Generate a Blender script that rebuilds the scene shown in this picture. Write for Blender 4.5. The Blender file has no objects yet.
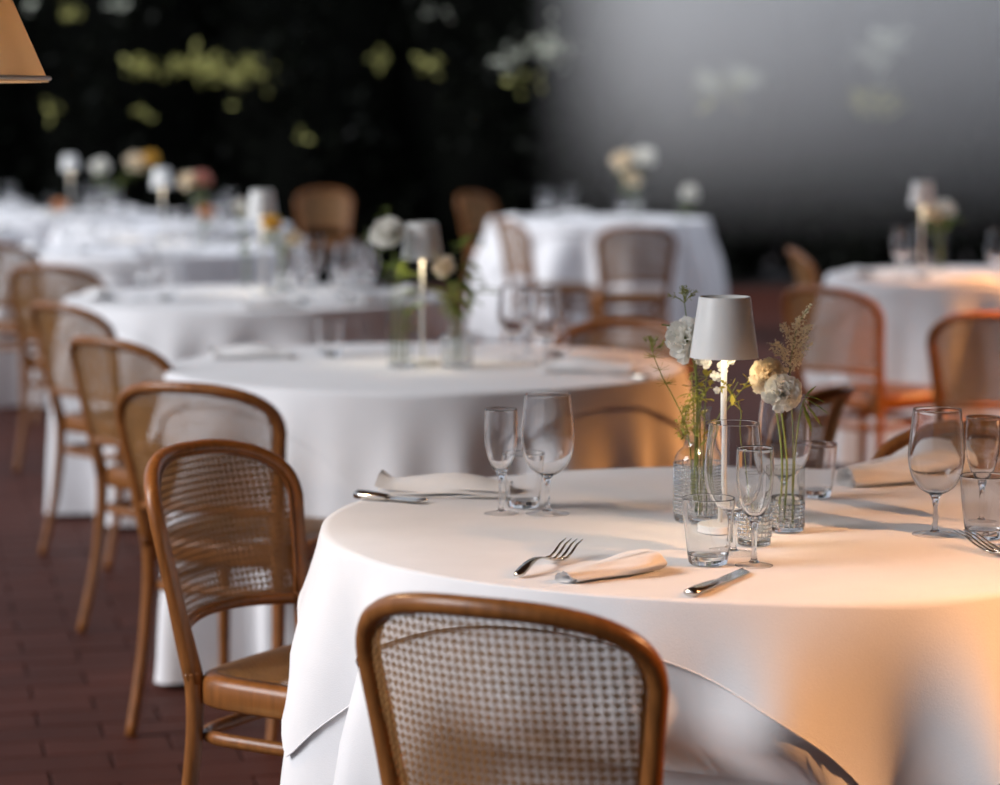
import bpy, math, random
from mathutils import Vector, Matrix
R_ = math.radians
sc = bpy.context.scene
col = sc.collection

# ------------------------------------------------------------------ camera
FPX, HOR, EYE = 2590.0, 110.0, 1.435
PITCH = math.atan((392.5 - HOR) / FPX)
cam_d = bpy.data.cameras.new('camera')
cam = bpy.data.objects.new('camera', cam_d); col.objects.link(cam)
cam.location = (0, 0, EYE)
cam.rotation_euler = (math.pi / 2 - PITCH, 0, 0)
cam_d.sensor_width = 36.0
cam_d.lens = FPX * 36.0 / 1000.0
cam_d.clip_start = 0.05
cam_d.dof.use_dof = True
cam_d.dof.focus_distance = 3.98
cam_d.dof.aperture_fstop = 2.7
sc.camera = cam

# ------------------------------------------------------------------ sky, sun, exposure
world = bpy.data.worlds.new('world'); sc.world = world
world.use_nodes = True
bg = world.node_tree.nodes['Background']
bg.inputs[0].default_value = (0.76, 0.84, 1.0, 1)
bg.inputs[1].default_value = 0.68
sun_d = bpy.data.lights.new('sun', 'SUN')
sun_d.energy = 3.0; sun_d.angle = R_(32); sun_d.color = (0.96, 0.97, 1.0)
sun = bpy.data.objects.new('sun', sun_d); col.objects.link(sun)
sun.rotation_euler = Vector((-0.82, -0.20, 0.52)).to_track_quat('Z', 'Y').to_euler()
sc.view_settings.view_transform = 'Standard'
sc.view_settings.look = 'None'
sc.view_settings.exposure = 0.1
sc.view_settings.gamma = 1.0
sc.view_settings.use_curve_mapping = False
sc.cycles.max_bounces = 16
sc.cycles.transparent_max_bounces = 24
sc.cycles.transmission_bounces = 16
sc.cycles.sample_clamp_indirect = 4.0
sc.cycles.volume_step_rate = 2.0
sc.cycles.volume_bounces = 4
sc.cycles.use_denoising = True

# ------------------------------------------------------------------ materials
def mat(name, rgb, rough=0.5, metal=0.0, trans=0.0, ior=1.45, noise=0.0, nscale=30.0, bump=0.0, bscale=200.0,
        emit=None, estr=0.0, spec=0.5, stretch=None, sheen=0.0):
    m = bpy.data.materials.new(name); m.use_nodes = True
    nt = m.node_tree; b = nt.nodes['Principled BSDF']
    b.inputs['Base Color'].default_value = (*rgb, 1)
    b.inputs['Roughness'].default_value = rough
    b.inputs['Metallic'].default_value = metal
    b.inputs['Transmission Weight'].default_value = trans
    b.inputs['IOR'].default_value = ior
    b.inputs['Specular IOR Level'].default_value = spec
    if sheen: b.inputs['Sheen Weight'].default_value = sheen
    if emit:
        b.inputs['Emission Color'].default_value = (*emit, 1)
        b.inputs['Emission Strength'].default_value = estr
    tc = nt.nodes.new('ShaderNodeTexCoord'); src = tc.outputs['Object']
    if stretch:
        mp = nt.nodes.new('ShaderNodeMapping'); mp.inputs['Scale'].default_value = stretch
        nt.links.new(src, mp.inputs[0]); src = mp.outputs[0]
    if noise:
        n = nt.nodes.new('ShaderNodeTexNoise'); n.inputs['Scale'].default_value = nscale
        n.inputs['Detail'].default_value = 4
        nt.links.new(src, n.inputs['Vector'])
        r = nt.nodes.new('ShaderNodeValToRGB')
        r.color_ramp.elements[0].position = .3; r.color_ramp.elements[1].position = .7
        r.color_ramp.elements[0].color = (*[c * (1 - noise) for c in rgb], 1)
        r.color_ramp.elements[1].color = (*[min(1, c * (1 + noise)) for c in rgb], 1)
        nt.links.new(n.outputs['Fac'], r.inputs[0]); nt.links.new(r.outputs[0], b.inputs['Base Color'])
    if bump:
        n2 = nt.nodes.new('ShaderNodeTexNoise'); n2.inputs['Scale'].default_value = bscale
        nt.links.new(src, n2.inputs['Vector'])
        bp = nt.nodes.new('ShaderNodeBump'); bp.inputs['Strength'].default_value = bump; bp.inputs['Distance'].default_value = .002
        nt.links.new(n2.outputs['Fac'], bp.inputs['Height']); nt.links.new(bp.outputs[0], b.inputs['Normal'])
    return m

def leaf_mat(name, rgb, var=0.4, transl=0.3):
    m = bpy.data.materials.new(name); m.use_nodes = True
    nt = m.node_tree; nt.nodes.clear()
    out = nt.nodes.new('ShaderNodeOutputMaterial')
    d = nt.nodes.new('ShaderNodeBsdfPrincipled'); d.inputs['Roughness'].default_value = .55; d.inputs['Specular IOR Level'].default_value = .12
    t = nt.nodes.new('ShaderNodeBsdfTranslucent'); mx = nt.nodes.new('ShaderNodeMixShader'); mx.inputs[0].default_value = transl
    g = nt.nodes.new('ShaderNodeNewGeometry'); r = nt.nodes.new('ShaderNodeValToRGB')
    r.color_ramp.elements[0].color = (*[c * (1 - var) for c in rgb], 1)
    r.color_ramp.elements[1].color = (*[min(1, c * (1 + var)) for c in rgb], 1)
    L = nt.links.new
    L(g.outputs['Random Per Island'], r.inputs[0]); L(r.outputs[0], d.inputs['Base Color']); L(r.outputs[0], t.inputs['Color'])
    L(d.outputs[0], mx.inputs[1]); L(t.outputs[0], mx.inputs[2]); L(mx.outputs[0], out.inputs[0])
    return m

def shade_mat(name, rgb, transl, rough=.7):
    m = bpy.data.materials.new(name); m.use_nodes = True
    nt = m.node_tree; b = nt.nodes['Principled BSDF']; out = nt.nodes['Material Output']
    b.inputs['Base Color'].default_value = (*rgb, 1); b.inputs['Roughness'].default_value = rough
    t = nt.nodes.new('ShaderNodeBsdfTranslucent'); t.inputs[0].default_value = (*rgb, 1)
    mx = nt.nodes.new('ShaderNodeMixShader'); mx.inputs[0].default_value = transl
    nz = nt.nodes.new('ShaderNodeTexNoise'); nz.inputs['Scale'].default_value = 60
    bp = nt.nodes.new('ShaderNodeBump'); bp.inputs['Strength'].default_value = .08
    L = nt.links.new
    L(nz.outputs[0], bp.inputs['Height']); L(bp.outputs[0], b.inputs['Normal'])
    L(b.outputs[0], mx.inputs[1]); L(t.outputs[0], mx.inputs[2]); L(mx.outputs[0], out.inputs[0])
    return m

def thin_glass(name, edge=.5, tint=(1, 1, 1)):
    # one-surface glass wall: clear face on, darker and more mirror-like towards its edges
    m = bpy.data.materials.new(name); m.use_nodes = True
    nt = m.node_tree; nt.nodes.clear(); L = nt.links.new
    out = nt.nodes.new('ShaderNodeOutputMaterial'); t = nt.nodes.new('ShaderNodeBsdfTransparent'); gl = nt.nodes.new('ShaderNodeBsdfGlossy')
    gl.inputs['Roughness'].default_value = .03; mx = nt.nodes.new('ShaderNodeMixShader')
    lw = nt.nodes.new('ShaderNodeLayerWeight'); lw.inputs[0].default_value = .5
    cr = nt.nodes.new('ShaderNodeValToRGB'); e = cr.color_ramp.elements
    e[0].position = 0; e[0].color = (*[.985 * c for c in tint], 1); e[1].position = 1; e[1].color = (edge, edge, edge, 1)
    x = e.new(.72); x.color = (*[.93 * c for c in tint], 1)
    rf = nt.nodes.new('ShaderNodeValToRGB'); q = rf.color_ramp.elements
    q[0].color = (.07, .07, .07, 1); q[1].color = (.85, .85, .85, 1); y = q.new(.6); y.color = (.11, .11, .11, 1); y = q.new(.85); y.color = (.32, .32, .32, 1)
    L(lw.outputs['Facing'], cr.inputs[0]); L(lw.outputs['Facing'], rf.inputs[0]); L(cr.outputs[0], t.inputs[0])
    L(rf.outputs[0], mx.inputs[0]); L(t.outputs[0], mx.inputs[1]); L(gl.outputs[0], mx.inputs[2]); L(mx.outputs[0], out.inputs[0])
    return m
M = {}
M['thin'] = thin_glass('blown_glass_wall')
M['thin_emb'] = thin_glass('pressed_glass_wall', .25, (.97, .98, .97))
M['linen'] = mat('white_linen', (.80, .785, .79), .85, bump=.25, bscale=500, noise=.03, nscale=8, sheen=.15)
M['napkin'] = mat('napkin_linen', (.84, .82, .81), .85, bump=.3, bscale=350, noise=.03, nscale=30)
M['wood'] = mat('honey_bentwood', (.235, .086, .022), .30, noise=.22, nscale=14, stretch=(6, 6, 1), bump=.05, bscale=60)
M['cane'] = mat('woven_cane', (.29, .140, .047), .5, noise=.18, nscale=25)
M['glass'] = mat('clear_glass', (1, 1, 1), 0.0, trans=1.0, ior=1.42)
M['water'] = mat('still_water', (1, 1, 1), 0.0, trans=1.0, ior=1.2)
M['steel'] = mat('polished_cutlery', (.74, .69, .62), .16, metal=1.0, noise=.06, nscale=60)
M['lamp_white'] = mat('lamp_white_enamel', (.80, .79, .76), .4, noise=.02, nscale=40)
M['led'] = mat('lamp_led', (1, .9, .75), .5, emit=(1, .82, .55), estr=9)
M['bulb'] = mat('bulb_glow', (1, .8, .5), .5, emit=(1, .6, .25), estr=20)
M['fabric_shade'] = shade_mat('parchment_shade', (.90, .78, .64), .55)
M['brass'] = mat('aged_brass', (.45, .30, .12), .35, metal=1.0, noise=.2, nscale=30)
M['petal_white'] = leaf_mat('white_petal', (.92, .90, .84), .05, .35)
M['petal_cream'] = leaf_mat('cream_petal', (.92, .80, .62), .08, .35)
M['petal_peach'] = leaf_mat('peach_petal', (.80, .42, .22), .15, .35)
M['petal_yellow'] = leaf_mat('yellow_petal', (.85, .55, .12), .15, .35)
M['petal_pink'] = leaf_mat('dusty_pink_petal', (.66, .32, .26), .15, .35)
M['astilbe'] = leaf_mat('astilbe_floret', (.92, .82, .60), .05, .35)
M['stem'] = mat('green_stem', (.20, .24, .06), .5, noise=.25, nscale=60)
M['fennel'] = leaf_mat('fennel_frond', (.34, .36, .10), .25, .3)
M['leaf'] = leaf_mat('fresh_leaf', (.20, .26, .06), .35, .35)
M['leaf_gold'] = leaf_mat('golden_leaf', (.55, .46, .08), .25, .4)
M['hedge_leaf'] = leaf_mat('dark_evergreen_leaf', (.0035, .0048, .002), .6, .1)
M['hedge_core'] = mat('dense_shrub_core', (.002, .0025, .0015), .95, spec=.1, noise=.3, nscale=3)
M['lit_leaf'] = leaf_mat('sunlit_green_leaf', (.52, .50, .17), .4, .35)  # sunlight on the hedge put into a paler leaf colour
M['lit_leaf_pale'] = leaf_mat('sunlit_pale_leaf', (.66, .68, .56), .3, .35)  # whiter leaf colour for the brightest painted light spots
M['bark'] = mat('dark_bark', (.03, .022, .015), .9, noise=.4, nscale=20)
M['tabletop'] = mat('table_ply', (.30, .18, .09), .6, noise=.2, nscale=10)
M['iron'] = mat('table_iron', (.03, .03, .03), .5, noise=.1, nscale=20)
M['added_roofwood'] = mat('added_roof_timber', (.16, .10, .06), .7, noise=.2, nscale=6, stretch=(1, 8, 1))
M['added_wall_stucco'] = mat('added_ochre_stucco', (.30, .18, .09), .9, noise=.12, nscale=4, bump=.3, bscale=80)
M['mortar'] = mat('floor_mortar', (.028, .014, .011), .9, noise=.3, nscale=25)

def tile_mat():
    m = bpy.data.materials.new('terracotta_tile'); m.use_nodes = True
    nt = m.node_tree; b = nt.nodes['Principled BSDF']; L = nt.links.new
    oi = nt.nodes.new('ShaderNodeObjectInfo'); g = nt.nodes.new('ShaderNodeNewGeometry')
    ad = nt.nodes.new('ShaderNodeMath'); ad.operation = 'ADD'
    fr = nt.nodes.new('ShaderNodeMath'); fr.operation = 'FRACT'
    L(oi.outputs['Random'], ad.inputs[0]); L(g.outputs['Random Per Island'], ad.inputs[1]); L(ad.outputs[0], fr.inputs[0])
    r = nt.nodes.new('ShaderNodeValToRGB')
    r.color_ramp.elements[0].color = (.062, .019, .013, 1); r.color_ramp.elements[1].color = (.082, .025, .017, 1)
    L(fr.outputs[0], r.inputs[0])
    tc = nt.nodes.new('ShaderNodeTexCoord')
    n = nt.nodes.new('ShaderNodeTexNoise'); n.inputs['Scale'].default_value = 9; n.inputs['Detail'].default_value = 5
    L(g.outputs['Position'], n.inputs['Vector'])
    mx = nt.nodes.new('ShaderNodeMixRGB'); mx.blend_type = 'MULTIPLY'; mx.inputs[0].default_value = .6
    r2 = nt.nodes.new('ShaderNodeValToRGB'); r2.color_ramp.elements[0].color = (.5, .5, .5, 1); r2.color_ramp.elements[1].color = (1.2, 1.15, 1.1, 1)
    L(n.outputs[0], r2.inputs[0]); L(r.outputs[0], mx.inputs[1]); L(r2.outputs[0], mx.inputs[2]); L(mx.outputs[0], b.inputs['Base Color'])
    b.inputs['Roughness'].default_value = .6; b.inputs['Specular IOR Level'].default_value = .12
    return m
M['tile'] = tile_mat()

# ------------------------------------------------------------------ mesh helpers
class MB:
    def __init__(s): s.v = []; s.f = []
    def add(s, vs, fs):
        o = len(s.v); s.v += [tuple(v) for v in vs]; s.f += [tuple(i + o for i in f) for f in fs]
    def box(s, c, d, rz=0.0, bev=0.0):
        x, y, z = d[0] / 2, d[1] / 2, d[2] / 2
        m = Matrix.Rotation(rz, 3, 'Z'); c = Vector(c)
        pts = [(-x, -y, -z), (x, -y, -z), (x, y, -z), (-x, y, -z), (-x, -y, z - bev), (x, -y, z - bev), (x, y, z - bev), (-x, y, z - bev)]
        fs = [(3, 2, 1, 0), (0, 1, 5, 4), (1, 2, 6, 5), (2, 3, 7, 6), (3, 0, 4, 7)]
        if bev:
            pts += [(-x + bev, -y + bev, z), (x - bev, -y + bev, z), (x - bev, y - bev, z), (-x + bev, y - bev, z)]
            fs += [(4, 5, 9, 8), (5, 6, 10, 9), (6, 7, 11, 10), (7, 4, 8, 11), (8, 9, 10, 11)]
        else: fs += [(4, 5, 6, 7)]
        s.add([c + m @ Vector(p) for p in pts], fs)
    def tube(s, pts, rad, n=8, cap=True, closed=False, flat=1.0, up=None):
        P = [Vector(p) for p in pts]; k = len(P)
        if not hasattr(rad, '__len__'): rad = [rad] * k
        T = []
        for i in range(k):
            if closed: t = P[(i + 1) % k] - P[i - 1]
            else: t = P[min(i + 1, k - 1)] - P[max(i - 1, 0)]
            T.append(t.normalized())
        nrm = Vector(up) if up else (Vector((0, 0, 1)) if abs(T[0].z) < .9 else Vector((1, 0, 0)))
        vs = []; fs = []
        for i in range(k):
            nrm = (nrm - T[i] * nrm.dot(T[i]))
            nrm = nrm.normalized() if nrm.length > 1e-6 else T[i].orthogonal().normalized()
            b = T[i].cross(nrm)
            for j in range(n):
                a = 2 * math.pi * j / n
                vs.append(P[i] + (b * math.cos(a) + nrm * math.sin(a) * flat) * rad[i])
        for i in range(k if closed else k - 1):
            i2 = (i + 1) % k
            for j in range(n):
                j2 = (j + 1) % n
                fs.append((i * n + j, i * n + j2, i2 * n + j2, i2 * n + j))
        if cap and not closed:
            fs.append(tuple(range(n - 1, -1, -1))); fs.append(tuple((k - 1) * n + j for j in range(n)))
        s.add(vs, fs)
    def lathe(s, prof, n=32, c=(0, 0, 0), rmod=None):
        vs = []; fs = []; c = Vector(c); k = len(prof)
        for (r, z) in prof:
            for j in range(n):
                a = 2 * math.pi * j / n
                rr = max(r, 1e-4) + (rmod(a, z, r) if rmod else 0)
                vs.append(c + Vector((rr * math.cos(a), rr * math.sin(a), z)))
        for i in range(k - 1):
            for j in range(n):
                j2 = (j + 1) % n
                fs.append((i * n + j, i * n + j2, (i + 1) * n + j2, (i + 1) * n + j))
        if prof[0][0] < 2e-4: fs.append(tuple(range(n - 1, -1, -1)))
        if prof[-1][0] < 2e-4: fs.append(tuple((k - 1) * n + j for j in range(n)))
        s.add(vs, fs)
    def mesh(s, name, smooth=True):
        me = bpy.data.meshes.new(name); me.from_pydata(s.v, [], s.f); me.validate()
        if smooth: me.polygons.foreach_set('use_smooth', [True] * len(me.polygons))
        me.update(); return me
    def build(s, name, m, parent=None, smooth=True, loc=None):
        me = s.mesh(name, smooth); me.materials.append(m)
        o = bpy.data.objects.new(name, me); col.objects.link(o)
        if parent: o.parent = parent
        if loc: o.location = loc
        return o

def catmull(p, k=4):
    out = []
    n = len(p)
    for i in range(n - 1):
        a, b, c, d = [Vector(p[max(0, min(n - 1, q))]) for q in (i - 1, i, i + 1, i + 2)]
        for j in range(k):
            t = j / k
            out.append(.5 * ((2 * b) + (c - a) * t + (2 * a - 5 * b + 4 * c - d) * t * t + (3 * b - a - 3 * c + d) * t ** 3))
    out.append(Vector(p[-1]))
    return out
def cat2(p, k=4): return [(max(v.x, 0), v.y) for v in catmull([(a, b, 0) for a, b in p], k)]

def tag(o, label=None, cat=None, group=None, kind=None):
    if label: o['label'] = label
    if cat: o['category'] = cat
    if group: o['group'] = group
    if kind: o['kind'] = kind
    return o
def empty(name, loc=(0, 0, 0), rz=0.0):
    o = bpy.data.objects.new(name, None); col.objects.link(o)
    o.location = loc; o.rotation_euler = (0, 0, rz); o.empty_display_size = .05
    return o
def copy_tree(o, parent=None):
    c = o.copy(); col.objects.link(c)
    c.parent = parent
    for ch in list(o.children): copy_tree(ch, c)
    return c
def px(x, y, Z=.7545):
    """pixel of the photograph -> point on the horizontal plane at height Z"""
    cp, sp = math.cos(PITCH), math.sin(PITCH)
    u, v = (x - 500) / FPX, (y - 392.5) / FPX
    d = Vector((u, cp - v * sp, -sp - v * cp))
    t = (Z - EYE) / d.z
    return Vector((d.x * t, d.y * t, Z))

# ------------------------------------------------------------------ layout
TABLES = [(.40, 4.25), (-.20, 6.93), (-.90, 9.50), (-1.75, 12.80), (-2.95, 17.3), (-3.40, 14.7), (-4.05, 18.6),
          (-1.95, 15.5), (.62, 16.3), (2.05, 10.7)]
TNAME = ['the nearest table', 'the second table from the front', 'the third table from the front',
         'the fourth table in the left row', 'the fifth table by the hedge', 'the far table at the left edge',
         'the farthest table in the left corner', 'the small far table left of centre', 'the far table in the middle',
         'the table behind right']
TR = .685
# chair: (back top centre x, y), clockwise heading from +Y, label
CHAIRS = [
    ((-.032, 3.15), 26, 'cane back chair closest to the camera, at front of nearest table'),
    ((-.572, 4.66), 121, 'cane chair at left of nearest table with seat and ring stretcher showing'),
    ((-.715, 5.70), 24, 'cane chair just behind the sharp left one, before the second table'),
    ((-1.08, 6.86), 44, 'cane chair at the left of the second table, third in row'),
    ((-1.415, 8.10), 47, 'pale-looking cane chair before the third table, fourth in row'),
    ((-1.78, 10.1), 20, 'wide blurred cane chair left of the third table, fifth in row'),
    ((-2.33, 11.8), 25, 'blurred cane chair cut by the left edge of photo'),
    ((.745, 5.62), -62, 'cane chair turned sideways behind the white flowers and nearest table'),
    ((.95, 4.95), -147, 'cane chair across the nearest table behind the right wine glass'),
    ((.38, 7.46), -158, 'cane chair across the second table, left of the white lamp'),
    ((.72, 13.5), -4, 'blurred cane chair in front of the far middle table'),
    ((-.01, 14.4), 68, 'narrow blurred cane chair left of the far middle table'),
    ((-.24, 19.0), 128, 'blurred cane chair before the hedge above the second lamp'),
    ((-1.35, 19.9), 175, 'blurred cane chair before the hedge right of third lamp'),
    ((1.08, 8.85), 46, 'cane chair with arched frame before the table behind right'),
    ((1.49, 7.72), 14, 'cane chair cut by the right edge of photo'),
    ((1.26, 11.3), 92, 'blurred cane chair at left side of table behind right'),
]
BACK_Y = -.335      # local y of the top of the back
def chair_xf(i):
    (bx, by), th, _ = CHAIRS[i]
    th = R_(th); f = Vector((math.sin(th), math.cos(th)))
    o = Vector((bx, by)) - f * BACK_Y
    return o, th, f
CX = [chair_xf(i) for i in range(len(CHAIRS))]

# ------------------------------------------------------------------ floor
fl = MB(); fl.add([(-14, -3, -.012), (14, -3, -.012), (14, 32, -.012), (-14, 32, -.012)], [(0, 1, 2, 3)])
floor = fl.build('floor', M['mortar'], smooth=False); tag(floor, kind='structure', label='dark red terracotta tile floor of the terrace')
ta = R_(13); tl, tw, gap = .285, .142, .006
cells = []
for i in range(-80, 80):
    for j in range(-20, 160):
        x = (i + .5 * (j % 2)) * tl; y = j * tw
        X = x * math.cos(ta) - y * math.sin(ta); Y = x * math.sin(ta) + y * math.cos(ta)
        if not (3.0 < Y < 21): continue
        if abs(X) > Y * .2 + .35: continue
        cells.append((X, Y))
rng = random.Random(3)
def vis_score(c):
    X, Y = c; pxx = 500 + X * FPX / Y; pyy = HOR + FPX * EYE / Y
    s = 1.0 / Y ** 2
    if 0 < pxx < 330 and 430 < pyy < 790: s += 10
    return s
cells.sort(key=vis_score, reverse=True)
tm = MB(); tm.box((0, 0, -.006), (tl - gap, tw - gap, .012), 0, .002); tme = tm.mesh('tile', False); tme.materials.append(M['tile'])
for k, (X, Y) in enumerate(cells[:300]):
    o = bpy.data.objects.new('tile', tme); col.objects.link(o); o.parent = floor
    o.location = (X, Y, rng.uniform(-.0008, .0008)); o.rotation_euler = (rng.uniform(-.003, .003), rng.uniform(-.003, .003), ta)
tb = MB()
for (X, Y) in cells[300:]:
    tb.box((X, Y, -.006 + rng.uniform(-.0008, .0008)), (tl - gap, tw - gap, .012), ta, .002)
tag(tb.build('tile_field', M['tile'], floor, smooth=False), kind='stuff')

# ------------------------------------------------------------------ unseen roof added above the frame to fade the daylight rightwards
RE = -2.15
def redge(y): return RE - .12 * (y - 4.25)
rf = MB(); y0, y1 = -1.5, 10.5
for (z, fl_) in ((2.80, False), (2.86, True)):
    q = [(redge(y0), y0, z), (5.5, y0, z), (5.5, y1, z), (redge(y1), y1, z)]
    rf.add(q, [(0, 1, 2, 3) if fl_ else (3, 2, 1, 0)])
rf.f += [(0, 1, 5, 4), (1, 2, 6, 5), (2, 3, 7, 6), (3, 0, 4, 7)]
added_roof = rf.build('shading_roof', M['added_roofwood'], smooth=False); tag(added_roof, 'unseen dark timber roof added to shade the tables', kind='structure')
for (x, y) in ((redge(10.2) - .1, 10.2), (redge(-1.2) + .3, -1.2)):  # posts that carry the added roof
    pm = MB(); pm.box((x, y, 1.40), (.12, .12, 2.8)); pm.build('shading_roof_post', M['added_roofwood'], added_roof, smooth=False)

# unseen walls added behind the camera and at right to cut daylight
wb = MB(); wb.box((1.8, -1.7, 1.45), (7.6, .2, 2.9)); tag(wb.build('added_wall_back', M['added_wall_stucco'], smooth=False), 'unseen ochre stucco wall added behind the camera to dim frontal light', kind='structure')
wr = MB(); wr.box((5.6, 4.5, 1.45), (.2, 12.2, 2.9)); tag(wr.build('added_wall_right', M['added_wall_stucco'], smooth=False), 'unseen ochre stucco wall added right of the terrace to darken that side', kind='structure')

# ------------------------------------------------------------------ hedge
def leaf_quads(mb, c, size, rng):
    d = Vector((rng.gauss(0, 1), rng.gauss(0, 1), rng.gauss(0, 1))).normalized(); e = d.orthogonal().normalized()
    e = (Matrix.Rotation(rng.uniform(0, 6.28), 3, d) @ e)
    c = Vector(c)
    mb.add([c - d * size, c + e * size * .45, c + d * size, c - e * size * .45], [(0, 1, 2, 3)])
def shrub(x, y, w, h, seed, label, highlights, mat_s):
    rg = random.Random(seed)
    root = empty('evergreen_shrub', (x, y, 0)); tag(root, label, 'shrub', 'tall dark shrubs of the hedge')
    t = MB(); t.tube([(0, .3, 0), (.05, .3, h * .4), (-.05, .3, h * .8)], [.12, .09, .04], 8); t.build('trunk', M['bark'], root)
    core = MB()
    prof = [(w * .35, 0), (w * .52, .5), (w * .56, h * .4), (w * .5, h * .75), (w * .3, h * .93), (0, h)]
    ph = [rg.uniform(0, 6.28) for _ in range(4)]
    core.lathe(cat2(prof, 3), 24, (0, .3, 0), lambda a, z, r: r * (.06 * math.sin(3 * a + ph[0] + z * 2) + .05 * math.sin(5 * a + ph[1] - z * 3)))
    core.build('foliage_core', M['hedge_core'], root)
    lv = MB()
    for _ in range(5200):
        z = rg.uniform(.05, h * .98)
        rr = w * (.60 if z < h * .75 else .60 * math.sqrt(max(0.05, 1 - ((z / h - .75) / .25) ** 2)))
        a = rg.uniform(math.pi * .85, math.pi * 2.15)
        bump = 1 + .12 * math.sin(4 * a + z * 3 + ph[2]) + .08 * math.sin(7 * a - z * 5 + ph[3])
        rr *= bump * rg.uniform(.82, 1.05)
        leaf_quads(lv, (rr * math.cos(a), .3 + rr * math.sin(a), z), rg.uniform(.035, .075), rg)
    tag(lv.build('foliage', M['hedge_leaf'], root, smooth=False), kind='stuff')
    for (sx, sz, sr, n, mk) in highlights:
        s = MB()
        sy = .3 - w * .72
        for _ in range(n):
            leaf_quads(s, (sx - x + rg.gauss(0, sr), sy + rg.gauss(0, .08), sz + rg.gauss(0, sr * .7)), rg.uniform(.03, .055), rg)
        tag(s.build('sunlit_leaves', M[mk], root, smooth=False), kind='stuff')  # leaves coloured pale to stand for sun caught by the hedge
HY = 22.2
sh_px = [(147, 68, .07, 42, 'lit_leaf'), (180, 68, .05, 22, 'lit_leaf'), (208, 68, .08, 46, 'lit_leaf'), (245, 74, .10, 64, 'lit_leaf'), (78, 12, .05, 10, 'lit_leaf'),
         (38, 6, .04, 6, 'lit_leaf_pale'), (126, 4, .05, 8, 'lit_leaf_pale'), (54, 110, .04, 7, 'lit_leaf'), (384, 60, .06, 9, 'lit_leaf'), (428, 68, .07, 16, 'lit_leaf'),
         (440, 15, .05, 6, 'lit_leaf_pale'), (510, 62, .08, 16, 'lit_leaf_pale'), (546, 52, .10, 64, 'lit_leaf_pale'), (530, 82, .07, 9, 'lit_leaf'), (706, 82, .07, 48, 'lit_leaf_pale'),
         (742, 80, .07, 70, 'lit_leaf_pale'), (720, 95, .1, 40, 'lit_leaf'), (884, 44, .07, 80, 'lit_leaf_pale'), (868, 58, .09, 50, 'lit_leaf_pale'), (865, 100, .10, 70, 'lit_leaf'), (305, 135, .04, 4, 'lit_leaf'), (145, 110, .05, 8, 'lit_leaf')]
for i in range(9):
    x = -6.4 + i * 1.6
    mine = []
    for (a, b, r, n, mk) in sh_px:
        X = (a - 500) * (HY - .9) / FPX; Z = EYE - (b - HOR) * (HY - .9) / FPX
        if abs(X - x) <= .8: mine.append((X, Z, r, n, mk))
    where = ['at far left outside', 'left of the lampshade', 'behind the cone lampshade at left', 'with yellow-green leaves painted as sunlit above the far left lamps', 'behind the third lamp',
             'above the second lamp', 'behind the nearest white lamp', 'above the chairs at right', 'at the right edge'][i]
    shrub(x, HY + rng.uniform(-.15, .15), 1.75, 4.6 + rng.uniform(-.3, .3), 50 + i, 'tall dark evergreen shrub of the hedge ' + where, mine, None)

# ------------------------------------------------------------------ haze volume standing in for a lens flare veil on the right
hz = MB(); hz.box((3.4, 19.3, 2.0), (6.4, 2.6, 4.0))
flare_veil = hz.build('flare_veil', bpy.data.materials.new('flare_haze'), smooth=False)
tag(flare_veil, 'pale grey haze volume added to imitate a lens flare veil at right', 'flare_veil', kind='stuff')
hm = flare_veil.data.materials[0]; hm.use_nodes = True; nt = hm.node_tree; nt.nodes.clear(); L = nt.links.new
ho = nt.nodes.new('ShaderNodeOutputMaterial'); vs = nt.nodes.new('ShaderNodeVolumeScatter')
vs.inputs['Color'].default_value = (.985, .970, .945, 1)
g = nt.nodes.new('ShaderNodeNewGeometry'); sp_ = nt.nodes.new('ShaderNodeSeparateXYZ'); L(g.outputs['Position'], sp_.inputs[0])
def mrange(src, a, b, c, d):
    n = nt.nodes.new('ShaderNodeMapRange'); n.interpolation_type = 'SMOOTHSTEP'
    n.inputs[1].default_value = a; n.inputs[2].default_value = b; n.inputs[3].default_value = c; n.inputs[4].default_value = d
    L(src, n.inputs[0]); return n.outputs[0]
dz = mrange(sp_.outputs['Z'], .35, 2.5, 0.0, 1.0); dx = mrange(sp_.outputs['X'], .15, 1.35, 0.0, 1.0); dx2 = mrange(sp_.outputs['X'], 1.3, 4.5, 1.0, .62)
m1 = nt.nodes.new('ShaderNodeMath'); m1.operation = 'MULTIPLY'; L(dz, m1.inputs[0]); L(dx, m1.inputs[1])
m2 = nt.nodes.new('ShaderNodeMath'); m2.operation = 'MULTIPLY'; L(m1.outputs[0], m2.inputs[0]); L(dx2, m2.inputs[1])
m3 = nt.nodes.new('ShaderNodeMath'); m3.operation = 'MULTIPLY'; L(m2.outputs[0], m3.inputs[0]); m3.inputs[1].default_value = .45
L(m3.outputs[0], vs.inputs['Density']); L(vs.outputs[0], ho.inputs['Volume'])

# ------------------------------------------------------------------ tables and cloths
def sstep(a, b, x):
    t = max(0, min(1, (x - a) / (b - a))); return t * t * (3 - 2 * t)
def push_from_chairs(p, near, c, extra=0.0):
    """cloth that meets a chair seat hangs in front of the seat instead"""
    for (o, th, f) in near:
        rx = Vector((f.y, -f.x))
        d = Vector((p[0], p[1])) - o
        ly, lx = d.dot(f), d.dot(rx)
        w = 1 - sstep(.475, .56, p[2])
        w *= 1 - sstep(.235, .38, abs(lx))
        if w > 0 and -.5 < ly < .228 + extra:
            q = Vector((p[0], p[1])) + f * (.228 + extra - ly) * w
            p = (q.x, q.y, p[2])
    return p
def wave_fn(seed):
    rg = random.Random(seed)
    cs = [(k, rg.uniform(0, 6.28), a) for k, a in ((5, .25), (9, .34), (14, .34), (19, .26), (27, .14))]
    return lambda a: sum(A * math.sin(k * a + ph) for k, ph, A in cs)
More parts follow.
